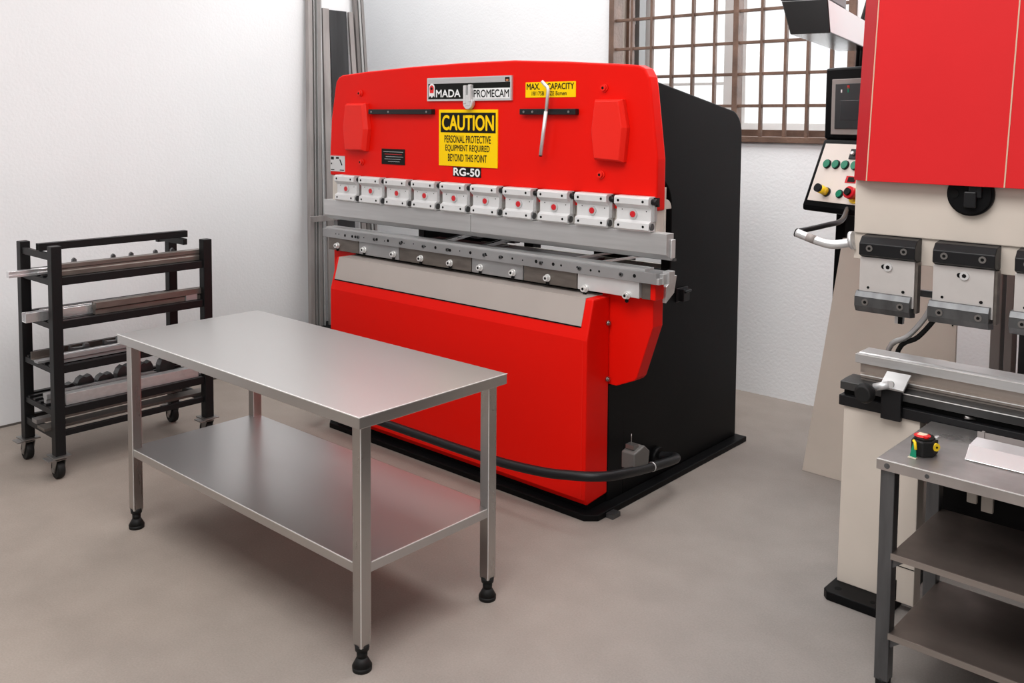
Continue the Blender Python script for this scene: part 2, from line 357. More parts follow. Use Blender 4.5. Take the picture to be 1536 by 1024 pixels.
for x in (-4.32, -4.17, -3.94, -3.75, -3.56, -3.285, -3.17, -2.90, -2.66, -2.42):
    p('set_screw', MB().socket(x+.03, 3.4605, 1.157, 0.010, 0.006, 0, 1, 12), [CLAMPD, DARK], parent=die_rail)
p('vee_die', MB().prism([(3.475, 1.182), (3.475, 1.193), (3.505, 1.193), (3.513, 1.187), (3.521, 1.193), (3.55, 1.193), (3.55, 1.182)], 'x', -4.62, -2.27), [TOOL], 0.001)
p('rail_end_cap', MB().box(-2.20, -2.178, 3.485, 3.512, 1.131, 1.178).box(-2.20, -2.165, 3.512, 3.56, 1.131, 1.188).box(-2.20, -2.185, 3.46, 3.485, 1.131, 1.160), TOOL, 0.002)
p('end_bracket', MB().prism([(3.57, 1.03), (3.64, 1.07), (3.66, 1.15), (3.645, 1.15), (3.57, 1.105)], 'x', -2.235, -2.215), TOOL, 0.002)
# upper beam (red front panel)
ol = [(-4.612, 1.513), (-4.612, 1.66), (-4.598, 1.853), (-4.556, 2.06)] + [(-4.548, 2.088), (-4.525, 2.113), (-4.49, 2.126)]
ol += [(-4.25, 2.141), (-3.848, 2.157), (-3.45, 2.165), (-3.10, 2.165), (-2.75, 2.146), (-2.40, 2.120)] + [(-2.345, 2.115), (-2.305, 2.098), (-2.282, 2.06), (-2.272, 2.0)]
ol += [(-2.232, 1.69), (-2.232, 1.455), (-2.262, 1.455), (-2.262, 1.517)]
p('upper_panel', MB().prism(ol, 'y', 3.50, 3.575), RED, 0.010, seg=3)
# ram plate behind
p('ram_plate', MB().box(-4.62, -2.236, 3.576, 3.59, 1.34, 1.56).prism(arc(3.59, 1.46, 0.045, 0, 90, 6) + [(3.59, 1.46)], 'x', -2.25, -2.236), CREAM_RAM, 0.002)
p('ram_front', MB().box(-4.60, -2.238, 3.51, 3.575, 1.34, 1.513), CREAM_RAM, 0.002)
# ten clamps
cp = [(3.499, 1.522), (3.452, 1.522), (3.442, 1.513), (3.442, 1.486), (3.466, 1.466), (3.466, 1.412), (3.448, 1.402), (3.446, 1.373), (3.454, 1.364), (3.499, 1.364)]
for i in range(10):
    x0 = -4.496 + i * 0.2303; x1 = x0 + 0.186
    m = MB().prism(cp, 'x', x0, x1)
    for x in (x0+0.022, x1-0.03): m.dot(x, 3.4415, 1.500, 0.0065); m.dot(x, 3.4465, 1.387, 0.0065)
    m.dot(x0+0.03, 3.466, 1.458, 0.003); m.dot(x1-0.025, 3.466, 1.455, 0.003)
    c = p('clamp', m, [CLAMPW, DARK], 0.0025)
    xc = (x0+x1)/2
    p('button', MB().cyl((xc, 3.466, 1.440), (xc, 3.458, 1.440), 0.021, n=20, mi=1).cyl((xc, 3.461, 1.440), (xc, 3.456, 1.440), 0.0145, n=16), [REDP, SILVER], parent=c)
    p('release_pin', MB().cyl((x1, 3.475, 1.500), (x1+0.026, 3.475, 1.500), 0.013, n=14).box(x1, x1+0.024, 3.485, 3.499, 1.478, 1.518), BLACKM, parent=c)
    p('spring_lever', MB().box(x1, x1+0.010, 3.478, 3.499, 1.41, 1.484).cyl((x1, 3.470, 1.387), (x1+0.006, 3.470, 1.387), 0.016, n=16, mi=1), [TOOL, CLAMPD], parent=c)
    if i < 9: p('stop_tab', MB().box(x1+0.012, x0+0.2265, 3.495, 3.509, 1.455, 1.5125), RED, parent=c)
# punches : two long bars
for a, b in ((-4.635, -3.367), (-3.364, -2.157)):
    p('punch', MB().prism([(3.470, 1.362), (3.530, 1.362), (3.530, 1.292), (3.526, 1.272), (3.524, 1.240), (3.514, 1.240), (3.470, 1.268)], 'x', a, b), TOOL, 0.0015)
p('punch_end', MB().box(-2.156, -2.149, 3.50, 3.535, 1.25, 1.335), TOOL_LIGHT, 0.003)
p('punch_foot', MB().box(-4.62, -2.15, 3.527, 3.545, 1.236, 1.246), CLAMPD)
# raised coffin shaped covers
def coffin(pts, nm='cover_box'):
    pts = [(x*.9886, 1.8585+(z-1.8585)*.9886) for x, z in pts]
    cx = sum(q[0] for q in pts)/len(pts); cz = sum(q[1] for q in pts)/len(pts)
    ins = [(cx + (x-cx)*0.84, cz + (z-cz)*0.93) for x, z in pts]
    m = MB(); A = [(x, 3.5, z) for x, z in pts]; B = [(x, 3.475, z) for x, z in pts]; C = [(x, 3.452, z) for x, z in ins]
    m.hexa(A, B); m.hexa(B, C)
    bmesh.ops.remove_doubles(m.bm, verts=m.bm.verts[:], dist=1e-5)
    p(nm, m, RED_PALE, 0.003)
coffin([(-4.463, 1.955), (-4.285, 1.955), (-4.262, 1.80), (-4.285, 1.668), (-4.470, 1.668), (-4.490, 1.81)])
coffin([(-2.590, 1.962), (-2.435, 1.962), (-2.408, 1.83), (-2.425, 1.668), (-2.590, 1.675), (-2.612, 1.815)])
for x, z in ((-4.309, 2.013), (-4.300, 1.604), (-2.525, 2.014), (-2.537, 1.608)):
    p('panel_bolt', MB().cyl((x, 3.50, z), (x, 3.492, z), 0.020, 0.018).socket(x, 3.492, z, 0.014, 0.012), [RED_PALE, DARK])
# magnetic tool bars
for a, b in ((-4.207, -3.668), (-3.029, -2.675)):
    t = p('tool_bar', MB().box(a, b, 3.470, 3.50, 1.889, 1.918), BLACKM, 0.003)
    for x in (a+0.03, (a+b)/2-0.09, b-0.04): p('screw', MB().cyl((x, 3.47, 1.903), (x, 3.467, 1.903), 0.006, n=10), CASTER, parent=t)
# nameplate
NP = p('nameplate', MB().box(-3.722, -3.098, 3.488, 3.50, 1.962, 2.088).box(-3.712, -3.108, 3.4875, 3.4885, 1.972, 2.056, 1)
       .box(-3.388, -3.108, 3.4865, 3.4878, 1.972, 2.026, 2).box(-3.712, -3.150, 3.4865, 3.4885, 2.060, 2.082, 3), [SILVER, INK, WHITE, TOOL], 0.0)
lettering('MADA', -3.648, -3.462, 1.983, 2.022, 3.4865, WHITE, NP, 0.022)
lettering('PROMECAM', -3.362, -3.114, 1.979, 2.018, 3.4862, INK, NP, 0.012)
p('emblem', MB().prism([(-3.705, 1.982), (-3.705, 2.035)] + [(x, z) for x, z in arc(-3.6825, 2.035, 0.0225, 180, 0, 8)] + [(-3.660, 1.982), (-3.668, 1.992), (-3.6825, 1.980), (-3.697, 1.992)], 'y', 3.4855, 3.487)
  .prism(arc(-3.6825, 2.031, 0.017, 180, 0, 8) + [(-3.668, 2.006), (-3.697, 2.006)], 'y', 3.4845, 3.4860, 1)
  .cyl((-3.6825, 3.4845, 2.030), (-3.6825, 3.4835, 2.030), 0.008, n=12, mi=2), [WHITE, REDINK, INK], parent=NP)
p('corner_tag', MB().box(-3.142, -3.112, 3.4862, 3.4882, 2.058, 2.080).box(-3.135, -3.118, 3.4855, 3.4865, 2.060, 2.070, 1), [INK, mat('copper', (0.7, 0.25, 0.1), 0.4, 0.5)], parent=NP)
# caution sign
CS = p('caution_sign', MB().box(-3.634, -3.199, 3.495, 3.50, 1.611, 1.915).box(-3.620, -3.212, 3.4942, 3.4952, 1.792, 1.899, 1), [YELLOW, INK], 0.0)
lettering('CAUTION', -3.607, -3.226, 1.806, 1.884, 3.4942, YELLOW, CS, 0.022)
lettering('PERSONAL PROTECTIVE', -3.590, -3.246, 1.737, 1.776, 3.495, INK, CS, 0.012)
lettering('EQUIPMENT REQUIRED', -3.582, -3.254, 1.687, 1.726, 3.495, INK, CS, 0.012)
lettering('BEYOND THIS POINT', -3.562, -3.274, 1.637, 1.676, 3.495, INK, CS, 0.012)
ml = p('model_plate', MB().box(-3.528, -3.318, 3.4975, 3.50, 1.555, 1.607), [INK])
lettering('RG-50', -3.520, -3.326, 1.561, 1.601, 3.4970, WHITE, ml, 0.03)
cl = p('capacity_sign', MB().box(-3.012, -2.695, 3.4975, 3.50, 1.974, 2.050), [YELLOW])
lettering('MAX.', -3.003, -2.918, 2.013, 2.043, 3.4970, INK, cl, 0.018)
lettering('CAPACITY', -2.872, -2.705, 2.013, 2.043, 3.4970, INK, cl, 0.018)
lettering('18/17SB  OZE Bcmen', -2.97, -2.75, 1.984, 2.004, 3.4970, INK, cl, 0.01)
dp = p('data_plate', MB().box(-4.118, -3.917, 3.4965, 3.50, 1.600, 1.690), [INK])
for k, (a, b) in enumerate(((-4.10, -3.93), (-4.09, -3.94), (-4.08, -3.93), (-4.09, -3.95), (-4.06, -3.96))):
    p('plate_line', MB().box(a, b, 3.4955, 3.4965, 1.672 - k*0.014, 1.674 - k*0.014, 0), [REDINK if k == 1 else SILVER], parent=dp)
ws = p('warning_sticker', MB().box(-4.604, -4.462, 3.4975, 3.50, 1.538, 1.640), [SILVER])
p('sticker_print', MB().box(-4.604, -4.462, 3.4965, 3.4975, 1.634, 1.640, 1).box(-4.598, -4.570, 3.4965, 3.4975, 1.610, 1.628).box(-4.548, -4.520, 3.4965, 3.4975, 1.616, 1.627)
  .prism([(-4.515, 1.612), (-4.505, 1.612), (-4.485, 1.578), (-4.495, 1.576)], 'y', 3.4965, 3.4975).box(-4.598, -4.588, 3.4965, 3.4975, 1.580, 1.590)
  .box(-4.598, -4.565, 3.4965, 3.4975, 1.545, 1.551).box(-4.51, -4.47, 3.4965, 3.4975, 1.545, 1.550), [INK, REDINK], parent=ws)
# foot guard tube round the front
ZP = 0.215
ptr = [(-4.40, 3.90, 0.155), (-4.56, 3.86, 0.16), (-4.60, 3.70, 0.17), (-4.56, 3.36, 0.21), (-4.50, 3.24, ZP), (-4.36, 3.20, ZP)]
ptr += [(-4.2, 3.195, ZP), (-3.7, 3.195, ZP), (-3.0, 3.195, ZP), (-2.66, 3.21, .230), (-2.50, 3.235, .247), (-2.40, 3.275, .256), (-2.345, 3.345, .254), (-2.33, 3.45, .242), (-2.33, 3.56, .224), (-2.335, 3.73, .20), (-2.345, 3.88, .18), (-2.37, 3.94, .17), (-2.42, 3.965, .155), (-2.505, 3.955, .14)]
def smooth(pts, n=3):
    P_ = [Vector(q) for q in pts]; out = []
    for i in range(len(P_)-1):
        a, b, c, d = P_[max(i-1, 0)], P_[i], P_[i+1], P_[min(i+2, len(P_)-1)]
        for k in range(n):
            t = k/n
            out.append(0.5*((2*b)+(c-a)*t+(2*a-5*b+4*c-d)*t*t+(-a+3*b-3*c+d)*t**3))
    return out + [P_[-1]]
fg = p('foot_guard', MB().tube(smooth(ptr), 0.0225), BLACKM)
p('guard_ring', MB().tube([(-2.332, 3.655, 0.2105), (-2.332, 3.662, 0.2097)], 0.0238), SILVER, parent=fg)
p('mount_disc', MB().cyl((-2.50, 3.955, 0.135), (-2.47, 3.955, 0.135), 0.055, n=24), BLACK, parent=fg)
p('foot_switch', MB().prism([(3.50, 0.235), (3.62, 0.235), (3.63, 0.30), (3.585, 0.335), (3.50, 0.315)], 'x', -2.40, -2.325).box(-2.37, -2.35, 3.54, 3.57, 0.20, 0.24), GREYBOX, 0.006)
p('switch_cap', MB().box(-2.39, -2.345, 3.52, 3.56, 0.325, 0.345).cyl((-2.375, 3.545, 0.34), (-2.375, 3.545, 0.39), 0.002, n=6), CASTER)
p('foot_clip', MB().box(-2.44, -2.40, 3.44, 3.50, 0.0, 0.022), CLAMPD)
p('side_latch', MB().box(-2.50, -2.462, 4.14, 4.20, 0.92, 0.985).cyl((-2.462, 4.15, 0.97), (-2.462, 4.21, 0.975), 0.008, n=10).box(-2.50, -2.49, 4.12, 4.23, 0.915, 0.99), BLACKM, 0.004)
# back gauge and fittings seen between punch and die
p('gauge_sheet', MB().box(-4.20, -3.60, 3.72, 4.05, 1.105, 1.115), MAROON)
p('gauge_sheet', MB().box(-3.43, -2.80, 3.66, 3.90, 1.130, 1.145), MAROON)
for (a, b) in (((-3.70, 3.60, 1.172), (-3.86, 4.02, 1.172)), ((-3.42, 3.60, 1.165), (-3.56, 4.02, 1.165))):
    g = p('gauge_arm', MB().bar(a, b, 0.035, 0.02, (1, 0, 0)), TOOL, 0.002)
    p('gauge_slot', MB().bar((a[0]-0.035, a[1]+0.14, 1.1765), (b[0]+0.02, b[1]-0.06, 1.1765), 0.012, 0.002, (1, 0, 0)), DARK, parent=g)
    p('gauge_finger', MB().box(b[0]-0.02, b[0]+0.04, b[1]-0.02, b[1]+0.03, 1.14, 1.20), CLAMPD, parent=g)
for (a, b) in (((-2.80, 3.66, 1.168), (-2.76, 4.16, 1.168)), ((-2.64, 3.60, 1.168), (-2.575, 4.16, 1.168))):
    p('guide_strip', MB().bar(a, b, 0.014, 0.01, (1, 0, 0)), TOOL_LIGHT)
p('bed_top_tray', MB().box(-2.80, -2.56, 3.70, 4.30, 1.04, 1.05).box(-4.35, -2.60, 4.02, 4.10, 0.90, 1.06), DARK)
p('red_wedge', MB().prism([(-2.93, 1.14), (-2.84, 1.14), (-2.84, 1.165)], 'y', 3.69, 3.71), RED)
for a, b in ((-4.36, -4.20), (-3.98, -3.90), (-3.40, -3.14), (-2.70, -2.58)):
    p('rear_strut', MB().box(a, b, 4.62, 4.70, 0.90, 1.60), BLACK)
p('rear_panel', MB().box(-4.36, -2.56, 4.60, 4.62, 0.90, 1.02), CREAM_RAM)

# loose things on the red machine
single('hex_wrench', MB().tube([(-2.866, 3.45, 2.050), (-2.832, 3.45, 2.022), (-2.826, 3.45, 2.010), (-2.840, 3.453, 1.90)], 0.0085, 6)
       .tube([(-2.840, 3.452, 1.905), (-2.875, 3.456, 1.690)], 0.0095, 8).tube([(-2.8755, 3.456, 1.6895), (-2.876, 3.456, 1.684)], 0.0075, 8, 1), [TOOL_LIGHT, DARK],
       'long silver hex wrench hanging upright from the right magnetic bar', 'wrench', (-2.85, 3.45, 1.69))
single('metal_clip', MB().box(-3.419, -3.400, 3.462, 3.487, 1.945, 2.042).box(-3.384, -3.365, 3.462, 3.487, 1.955, 2.046)
       .prism([(-3.409, 1.932), (-3.375, 1.932), (-3.367, 1.96), (-3.367, 1.985), (-3.382, 1.99), (-3.402, 1.99), (-3.417, 1.985), (-3.417, 1.96)], 'y', 3.466, 3.487)
       .cyl((-3.392, 3.468, 1.95), (-3.392, 3.494, 1.95), 0.034, n=18), [TOOL_LIGHT],
       'small silver clip fixed over the middle of the nameplate', 'clip', (-3.392, 3.487, 1.93), bevel=0.003)

# ---------------------------------------------------------------- stainless table
TX0, TX1, TY0, TY1, TH, TT = -4.003, -2.302, 1.859, 2.579, 0.891, 0.041
T = thing('steel_table', 'stainless steel work table with a lower shelf in front of the red press brake', 'table', (-3.15, 2.22, 0))
def t(name, mb, m, bevel=0, parent=T, label=None): return build(name, mb, m, parent, bevel, 2, label)
ins, lw = 0.027, 0.045
t('table_top', MB().box(TX0, TX1, TY0, TY1, TH-TT, TH), TABLE_STEEL, 0.0022)
def glint_bars(x0, x1, y0, y1, z, name, par=T):  # thin bright bars painting the highlight on the front and right top edges
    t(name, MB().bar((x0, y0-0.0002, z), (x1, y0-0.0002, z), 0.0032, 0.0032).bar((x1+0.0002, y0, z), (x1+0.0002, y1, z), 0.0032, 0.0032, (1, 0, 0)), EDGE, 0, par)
glint_bars(TX0, TX1, TY0, TY1, TH-0.0012, 'edge_highlight')
corner = {}
for fx in (0, 1):
    for fy in (0, 1):
        x0 = TX0+ins if fx == 0 else TX1-ins-lw; y0 = TY0+ins if fy == 0 else TY1-ins-lw
        lg = t('leg', MB().box(x0, x0+lw, y0, y0+lw, 0.085, TH-TT), LEG_STEEL, 0.003)
        t('leg_glint', MB().box(x0+lw-0.0018, x0+lw+0.0004, y0-0.0004, y0+0.0018, 0.088, TH-TT), EDGE, 0, lg)  # bright strip paints the highlight down the leg's near corner
        cx, cy = x0+lw/2, y0+lw/2
        m = MB(); m.cyl((cx, cy, 0.092), (cx, cy, 0.070), 0.026, 0.024, 20).cyl((cx, cy, 0.070), (cx, cy, 0.045), 0.019, 0.018, 20)
        m.cyl((cx, cy, 0.045), (cx, cy, 0.016), 0.018, 0.034, 20).cyl((cx, cy, 0.016), (cx, cy, 0.0), 0.034, 0.033, 20)
        t('foot', m, BLACKR, 0.0, lg)
SZ = 0.372; si = ins + 0.004
shf = t('shelf', MB().box(TX0+si, TX1-si, TY0+si, TY1-si, SZ-0.036, SZ), SHELF_STEEL, 0.0022)
glint_bars(TX0+si+lw, TX1-si-lw+0.002, TY0+si, TY1-si, SZ-0.0012, 'shelf_edge', shf) if False else None
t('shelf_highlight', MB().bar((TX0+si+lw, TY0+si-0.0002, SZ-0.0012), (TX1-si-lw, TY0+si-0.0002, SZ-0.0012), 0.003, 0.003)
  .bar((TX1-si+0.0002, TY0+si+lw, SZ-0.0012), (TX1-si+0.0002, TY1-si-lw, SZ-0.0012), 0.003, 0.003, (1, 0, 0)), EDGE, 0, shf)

# ---------------------------------------------------------------- black tool rack
RK = thing('tool_rack', 'black steel tool rack on casters against the left white wall', 'rack', (-5.0, 2.33, 0))
def r(name, mb, m, bevel=0, parent=RK, label=None): return build(name, mb, m, parent, bevel, 2, label)
RX0, RX1, RY0, RY1 = -5.215, -4.765, 1.885, 2.775      # outer faces
PW = 0.052
posts = [(RX0, RY0, 1.195), (RX1-PW, RY0, 1.205), (RX0, RY1-PW, 1.15), (RX1-PW, RY1-PW, 1.165)]
for x, y, h in posts: r('post', MB().box(x, x+PW, y, y+PW, 0.125, h), RACKBLK, 0.003)
for z in (1.043, 0.818, 0.588, 0.368):
    m = MB().box(RX1-PW+0.008, RX1-0.012, RY0+PW, RY1-PW, z-0.042, z).box(RX0+0.008, RX0+PW-0.012, RY0+PW, RY1-PW, z-0.042, z)
    m.box(RX0+PW, RX1-PW, RY0+0.008, RY0+0.036, z-0.042, z-0.012).box(RX0+PW, RX1-PW, RY1-0.036, RY1-0.008, z-0.042, z-0.012)
    for k in range(5):
        x = RX0+PW+0.02+k*0.07
        m.box(x, x+0.028, RY0+0.012, RY1-0.012, z-0.018, z-0.001)
    r('shelf', m, RACKBLK, 0.002)
z = 0.246
r('bottom_frame', MB().box(RX1-PW+0.008, RX1-0.02, RY0+PW, RY1-PW, z-0.03, z).box(RX0+0.008, RX0+PW-0.02, RY0+PW, RY1-PW, z-0.03, z)
  .box(RX0+PW, RX1-PW, RY0+0.008, RY0+0.036, z-0.04, z).box(RX0+PW, RX1-PW, RY1-0.036, RY1-0.008, z-0.04, z), RACKBLK, 0.002)
for a, b in ((RY0+.008, RY0+.03), (RY1-.115, RY1-.09)):
    r('top_cross_bar', MB().box(RX0+PW, RX1-PW-(.06 if a > 2.2 else 0), a, b, 1.130, 1.165), RACKBLK, 0.002)
r('top_bracket', MB().box(RX0+.02, RX0+.05, RY1-.12, RY1-PW, 1.12, 1.16), RACKBLK, .002)
single('steel_box_tube', MB().box(-4.975, -4.935, 1.893, 2.72, 1.166, 1.204).box(-4.971, -4.939, 1.8925, 1.8935, 1.170, 1.200, 1).box(-4.971, -4.939, 2.7195, 2.7205, 1.170, 1.200, 1), [RACKBLK, DARK],
       'black square tube lying along the very top of the tool rack', 'tube', (-4.955, 2.3, 1.166), bevel=0.003)
for x, y, h in posts:
    cx, cy = x+PW/2, y+PW/2
    c = r('caster', MB().box(cx-0.05, cx+0.05, cy-0.045, cy+0.045, 0.118, 0.125).cyl((cx, cy, 0.118), (cx, cy, 0.103), 0.022)
          .prism([(cx-0.025, 0.104), (cx+0.028, 0.104), (cx-0.004, 0.030), (cx-0.028, 0.034)], 'y', cy-0.026, cy-0.021)
          .prism([(cx-0.025, 0.104), (cx+0.028, 0.104), (cx-0.004, 0.030), (cx-0.028, 0.034)], 'y', cy+0.021, cy+0.026)
          .box(cx-0.028, cx+0.028, cy-0.026, cy+0.026, 0.101, 0.105).box(cx-0.02, cx+0.055, cy-0.075, cy-0.045, 0.115, 0.121), CASTER, 0.001)
    w = r('wheel', MB().cyl((cx-0.014, cy-0.019, 0.048), (cx-0.014, cy+0.019, 0.048), 0.048, n=28), BLACKR, 0.005, c)
    r('axle', MB().cyl((cx-0.014, cy-0.029, 0.046), (cx-0.014, cy+0.029, 0.046), 0.013, n=14), CASTER, 0, c)

def section(name, pts, y0, y1, z, x, m, label, cat='bar', dx=0.0, ends=None, bevel=0.001):
    """bar running along y with section pts (x,z) standing on z; dx skews it"""
    mb = MB(); A = [(x+a, y0, z+b) for a, b in pts]; B = [(x+a+dx, y1, z+b) for a, b in pts]; mb.hexa(A, B)
    return mb, single(name, mb, m, label, cat, (x, y0, z), bevel=bevel)
RECT = lambda w, h: [(0, 0), (w, 0), (w, h), (0, h)]
UCH = lambda w, h, t_: [(0, 0), (w, 0), (w, h), (w-t_, h), (w-t_, t_), (t_, t_), (t_, h), (0, h)]
DIEP = lambda w, h: [(0.2*w, 0), (0.8*w, 0), (0.8*w, 0.4*h), (w, 0.5*h), (w, h), (0.62*w, h), (0.5*w, 0.75*h), (0.38*w, h), (0, h), (0, 0.5*h), (0.2*w, 0.4*h)]
def zs(z): return z + 0.0005
section('die_bar', [(0, 0), (.05, 0), (.05, .024), (.046, .028), (.046, .036), (.05, .040), (.05, .060), (0, .060)], 1.945, 2.745, zs(1.043), -4.865, TOOL_BROWN, 'long brown die bar on the top shelf of the tool rack')
section('aluminum_bar', [(0, 0), (.034, 0), (.034, .012), (.03, .015), (.034, .018), (.034, .032), (0, .032)], 1.74, 2.25, zs(1.043)+.002, -4.955, ALU, 'pale aluminum bar end sticking out of the rack\'s top shelf')
section('flat_bar', RECT(.07, .008), 1.93, 2.70, zs(1.043), -5.06, TOOL_GREY, 'flat grey bar behind the brown die bar on the top shelf')
for k, y in enumerate((2.07, 2.28, 2.38, 2.52, 2.62)):
    single('punch_tip', MB().prism([(y, 1.044), (y+0.03, 1.044), (y+0.026, 1.100), (y+0.016, 1.108), (y+0.006, 1.10)], 'x', -4.985+k*0.004, -4.968+k*0.004), CLAMPD,
           'small dark tool standing behind the brown die bar on the top shelf', 'tool', (-4.98, y, 1.044), group='small dark tools standing on the rack top shelf')
section('channel_bar', UCH(.05, .048, .005), 1.79, 2.25, zs(.818), -4.905, ALU, 'bright slotted channel at the near end of the second shelf')
section('die_bar', DIEP(.05, .064), 2.12, 2.75, zs(.818), -4.85, TOOL_BROWN, 'dark stepped die bar along the front of the second shelf')
section('channel_bar', UCH(.08, .035, .004), 1.91, 2.60, zs(.818), -5.0, TOOL_GREY, 'dark grey channel at the back of the second shelf')
single('die_block', MB().prism([(-4.87, .819), (-4.80, .819), (-4.80, .855), (-4.82, .862), (-4.835, .845), (-4.87, .855)], 'y', 2.63, 2.70), TOOL_GREY,
       'small notched steel block at the far end of the second shelf', 'block', (-4.83, 2.66, .819), bevel=.002)
section('die_bar', DIEP(.055, .045), 1.93, 2.60, zs(.588), -4.87, TOOL_GREY, 'grey die bar on the third shelf of the rack')
section('flat_bar', RECT(.05, .012), 1.86, 2.62, zs(.588), -4.95, TOOL_GREY, 'flat grey bar at the back of the third shelf', dx=-.03)
section('angle_bar', [(0, 0), (.045, 0), (.045, .005), (.005, .005), (.005, .04), (0, .04)], 1.87, 2.45, zs(.588), -5.02, TOOL_BROWN, 'brown angle bar at the back of the third shelf')
for k, (y, h) in enumerate(((2.02, .062), (2.20, .066), (2.36, .070), (2.49, .064))):
    single('punch_segment', MB().prism([(y, .589), (y+.10, .589), (y+.10, .589+h), (y+.08, .589+h+.004), (y+.07, .589+h-.014), (y+.02, .589+h-.01), (y, .589+h)], 'x', -4.915, -4.89), CLAMPD,
           'short punch segment behind the grey die bar on the third shelf', 'tool', (-4.9, y, .589), group='short punch segments on the third shelf')
section('box_bar', RECT(.05, .058), 1.96, 2.70, zs(.368), -4.86, TOOL, 'bright square steel bar along the front of the fourth shelf', dx=0.01)
section('die_bar', DIEP(.05, .05), 1.90, 2.5, zs(.368), -4.95, TOOL_GREY, 'grey grooved die bar behind the bright bar on the fourth shelf')
for k, (y, h) in enumerate(((1.99, .06), (2.09, .085), (2.20, .075), (2.31, .10), (2.43, .095), (2.56, .10))):
    single('punch_segment', MB().prism([(y, .369), (y+.09, .369), (y+.09, .369+h*.7), (y+.075, .369+h), (y+.05, .369+h*.9), (y+.035, .369+h), (y+.012, .369+h*.85), (y, .369+h*.6)], 'x', -5.03, -4.98), CLAMPD,
           'dark jagged punch segment at the back of the fourth shelf', 'tool', (-5.0, y, .369), group='jagged punch segments on the fourth shelf')
section('flat_bar', RECT(.09, .014), 1.86, 2.78, .246, -4.93, TOOL_BROWN, 'wide brown flat bar on the bottom frame of the rack')
section('flat_bar', RECT(.06, .022), 1.88, 2.70, .246, -5.05, STOCK[1], 'narrower grey flat bar at the back of the rack\'s bottom frame')

# ---------------------------------------------------------------- stock leaning in the corner
STD = thing('stock_stand', 'low dark floor stand under the upright steel profiles in the corner', 'stand', (-5.68, 4.5, 0))
build('frame', MB().box(-5.82, -5.58, 4.12, 4.88, 0.25, 0.27).box(-5.80, -5.60, 4.13, 4.16, 0, 0.25).box(-5.80, -5.60, 4.84, 4.87, 0, 0.25), BLACK, STD, 0.003)
def lean(name, y_t, w, ztop, y_b, m, label, d=0.03, x_t=-5.81, x_b=-5.70, zb=0.274, prof='box'):
    a = Vector((x_b, y_b, zb)); b = Vector((x_t, y_t, ztop)); mb = MB()
    if prof == 'box': mb.bar(a, b, w, d)
    elif prof == 'u':
        mb.bar(a, b, w, 0.005)
        o = Vector((0.5*d, 0, 0)); s_ = Vector((0, w/2-0.003, 0))
        mb.bar(a+o+s_, b+o+s_, 0.005, d); mb.bar(a+o-s_, b+o-s_, 0.005, d)
    return single(name, mb, m, label, 'profile', (x_b, y_b, zb), bevel=0.001)
lean('square_tube', 4.215, .036, 3.1, 4.150, STOCK[0], 'leftmost tall square steel tube leaning in the corner', .04)
lean('channel_profile', 4.256, .034, 3.1, 4.190, STOCK[2], 'tall bright channel profile second from the left in the corner', .03, prof='u')
lean('angle_profile', 4.293, .028, 3.1, 4.228, STOCK[1], 'tall dull steel strip third from the left in the corner', .03, x_t=-5.80)
lean('flat_profile', 4.318, .014, 3.1, 4.258, STOCK[2], 'narrow bright steel flat left of the wide grey strip', .02, x_b=-5.69)
lean('flat_profile', 4.362, .060, 2.708, 4.325, STOCK[0], 'wide pale grey steel strip left of the charcoal sheet', .02, x_t=-5.80, x_b=-5.68)
lean('charcoal_sheet', 4.482, .168, 2.702, 4.50, CHARC, 'charcoal sheet metal panel leaning between grey strips in the corner', .006, x_t=-5.80, x_b=-5.68)
lean('flat_profile', 4.595, .042, 2.700, 4.680, STOCK[0], 'grey steel strip right of the charcoal sheet', .02, x_t=-5.79, x_b=-5.67)
lean('angle_profile', 4.634, .030, 3.1, 4.745, STOCK[3], 'tall dark steel profile behind the strip right of the charcoal sheet', .03, x_t=-5.81, x_b=-5.7)
lean('square_tube', 4.664, .020, 3.1, 4.780, STOCK[2], 'slim bright tube second from the right in the corner', .025, x_t=-5.80, x_b=-5.69)
lean('square_tube', 4.692, .026, 3.1, 4.815, STOCK[1], 'rightmost tall steel tube leaning in the corner', .03, x_t=-5.80, x_b=-5.69)
single('retaining_bar', MB().box(-5.66, -5.645, 4.105, 4.86, 1.085, 1.13).box(-5.84, -5.66, 4.845, 4.86, 1.085, 1.13), STOCK[0], 'horizontal flat bar across the front of the upright profiles in the corner', 'bar', (-5.7, 4.4, 1.1), bevel=.002)

# ---------------------------------------------------------------- cream press brake on the right
B = -1.47
PC = thing('press_brake', 'cream press brake with a plain crimson upper cover at the right edge', 'machine', (-0.6, 3.95, 0), B)
def c(name, mb, m, bevel=0, parent=PC, label=None, seg=2): return build(name, mb, m, parent, bevel, seg, label)
XR = 0.95
c('base_plate', MB().prism([(-1.475, 3.40), (-1.455, 3.38), (-1.25, 3.38), (-1.23, 3.40), (-1.23, 4.6), (-1.475, 4.6)], 'z', 0, 0.036), BLACK, 0.004)
for x, y, r_ in ((-1.43, 3.43, .014), (-1.29, 3.42, .010)):
    c('base_plate_hole', MB().cyl((x, y, 0.0362), (x, y, 0.0366), r_, n=16), DARK)
c('base_plate', MB().box(0.66, 0.90, 3.38, 4.6, 0, 0.036), BLACK, 0.004)
c('side_column', MB().hexa([(-1.462, 3.49, .036), (-1.165, 3.49, .036), (-1.165, 3.56, .036), (-1.462, 3.56, .036)], [(-1.455, 3.49, .76), (-1.165, 3.49, .76), (-1.165, 3.56, .76), (-1.455, 3.56, .76)]), CREAM, 0.003)
c('side_column', MB().box(0.6, XR, 3.49, 3.56, .036, .76), CREAM, 0.003)
c('column_seam', MB().box(-1.232, -1.229, 3.488, 3.4905, .04, .12).box(-1.23, -1.166, 3.4885, 3.4905, .176, .179), DARK)
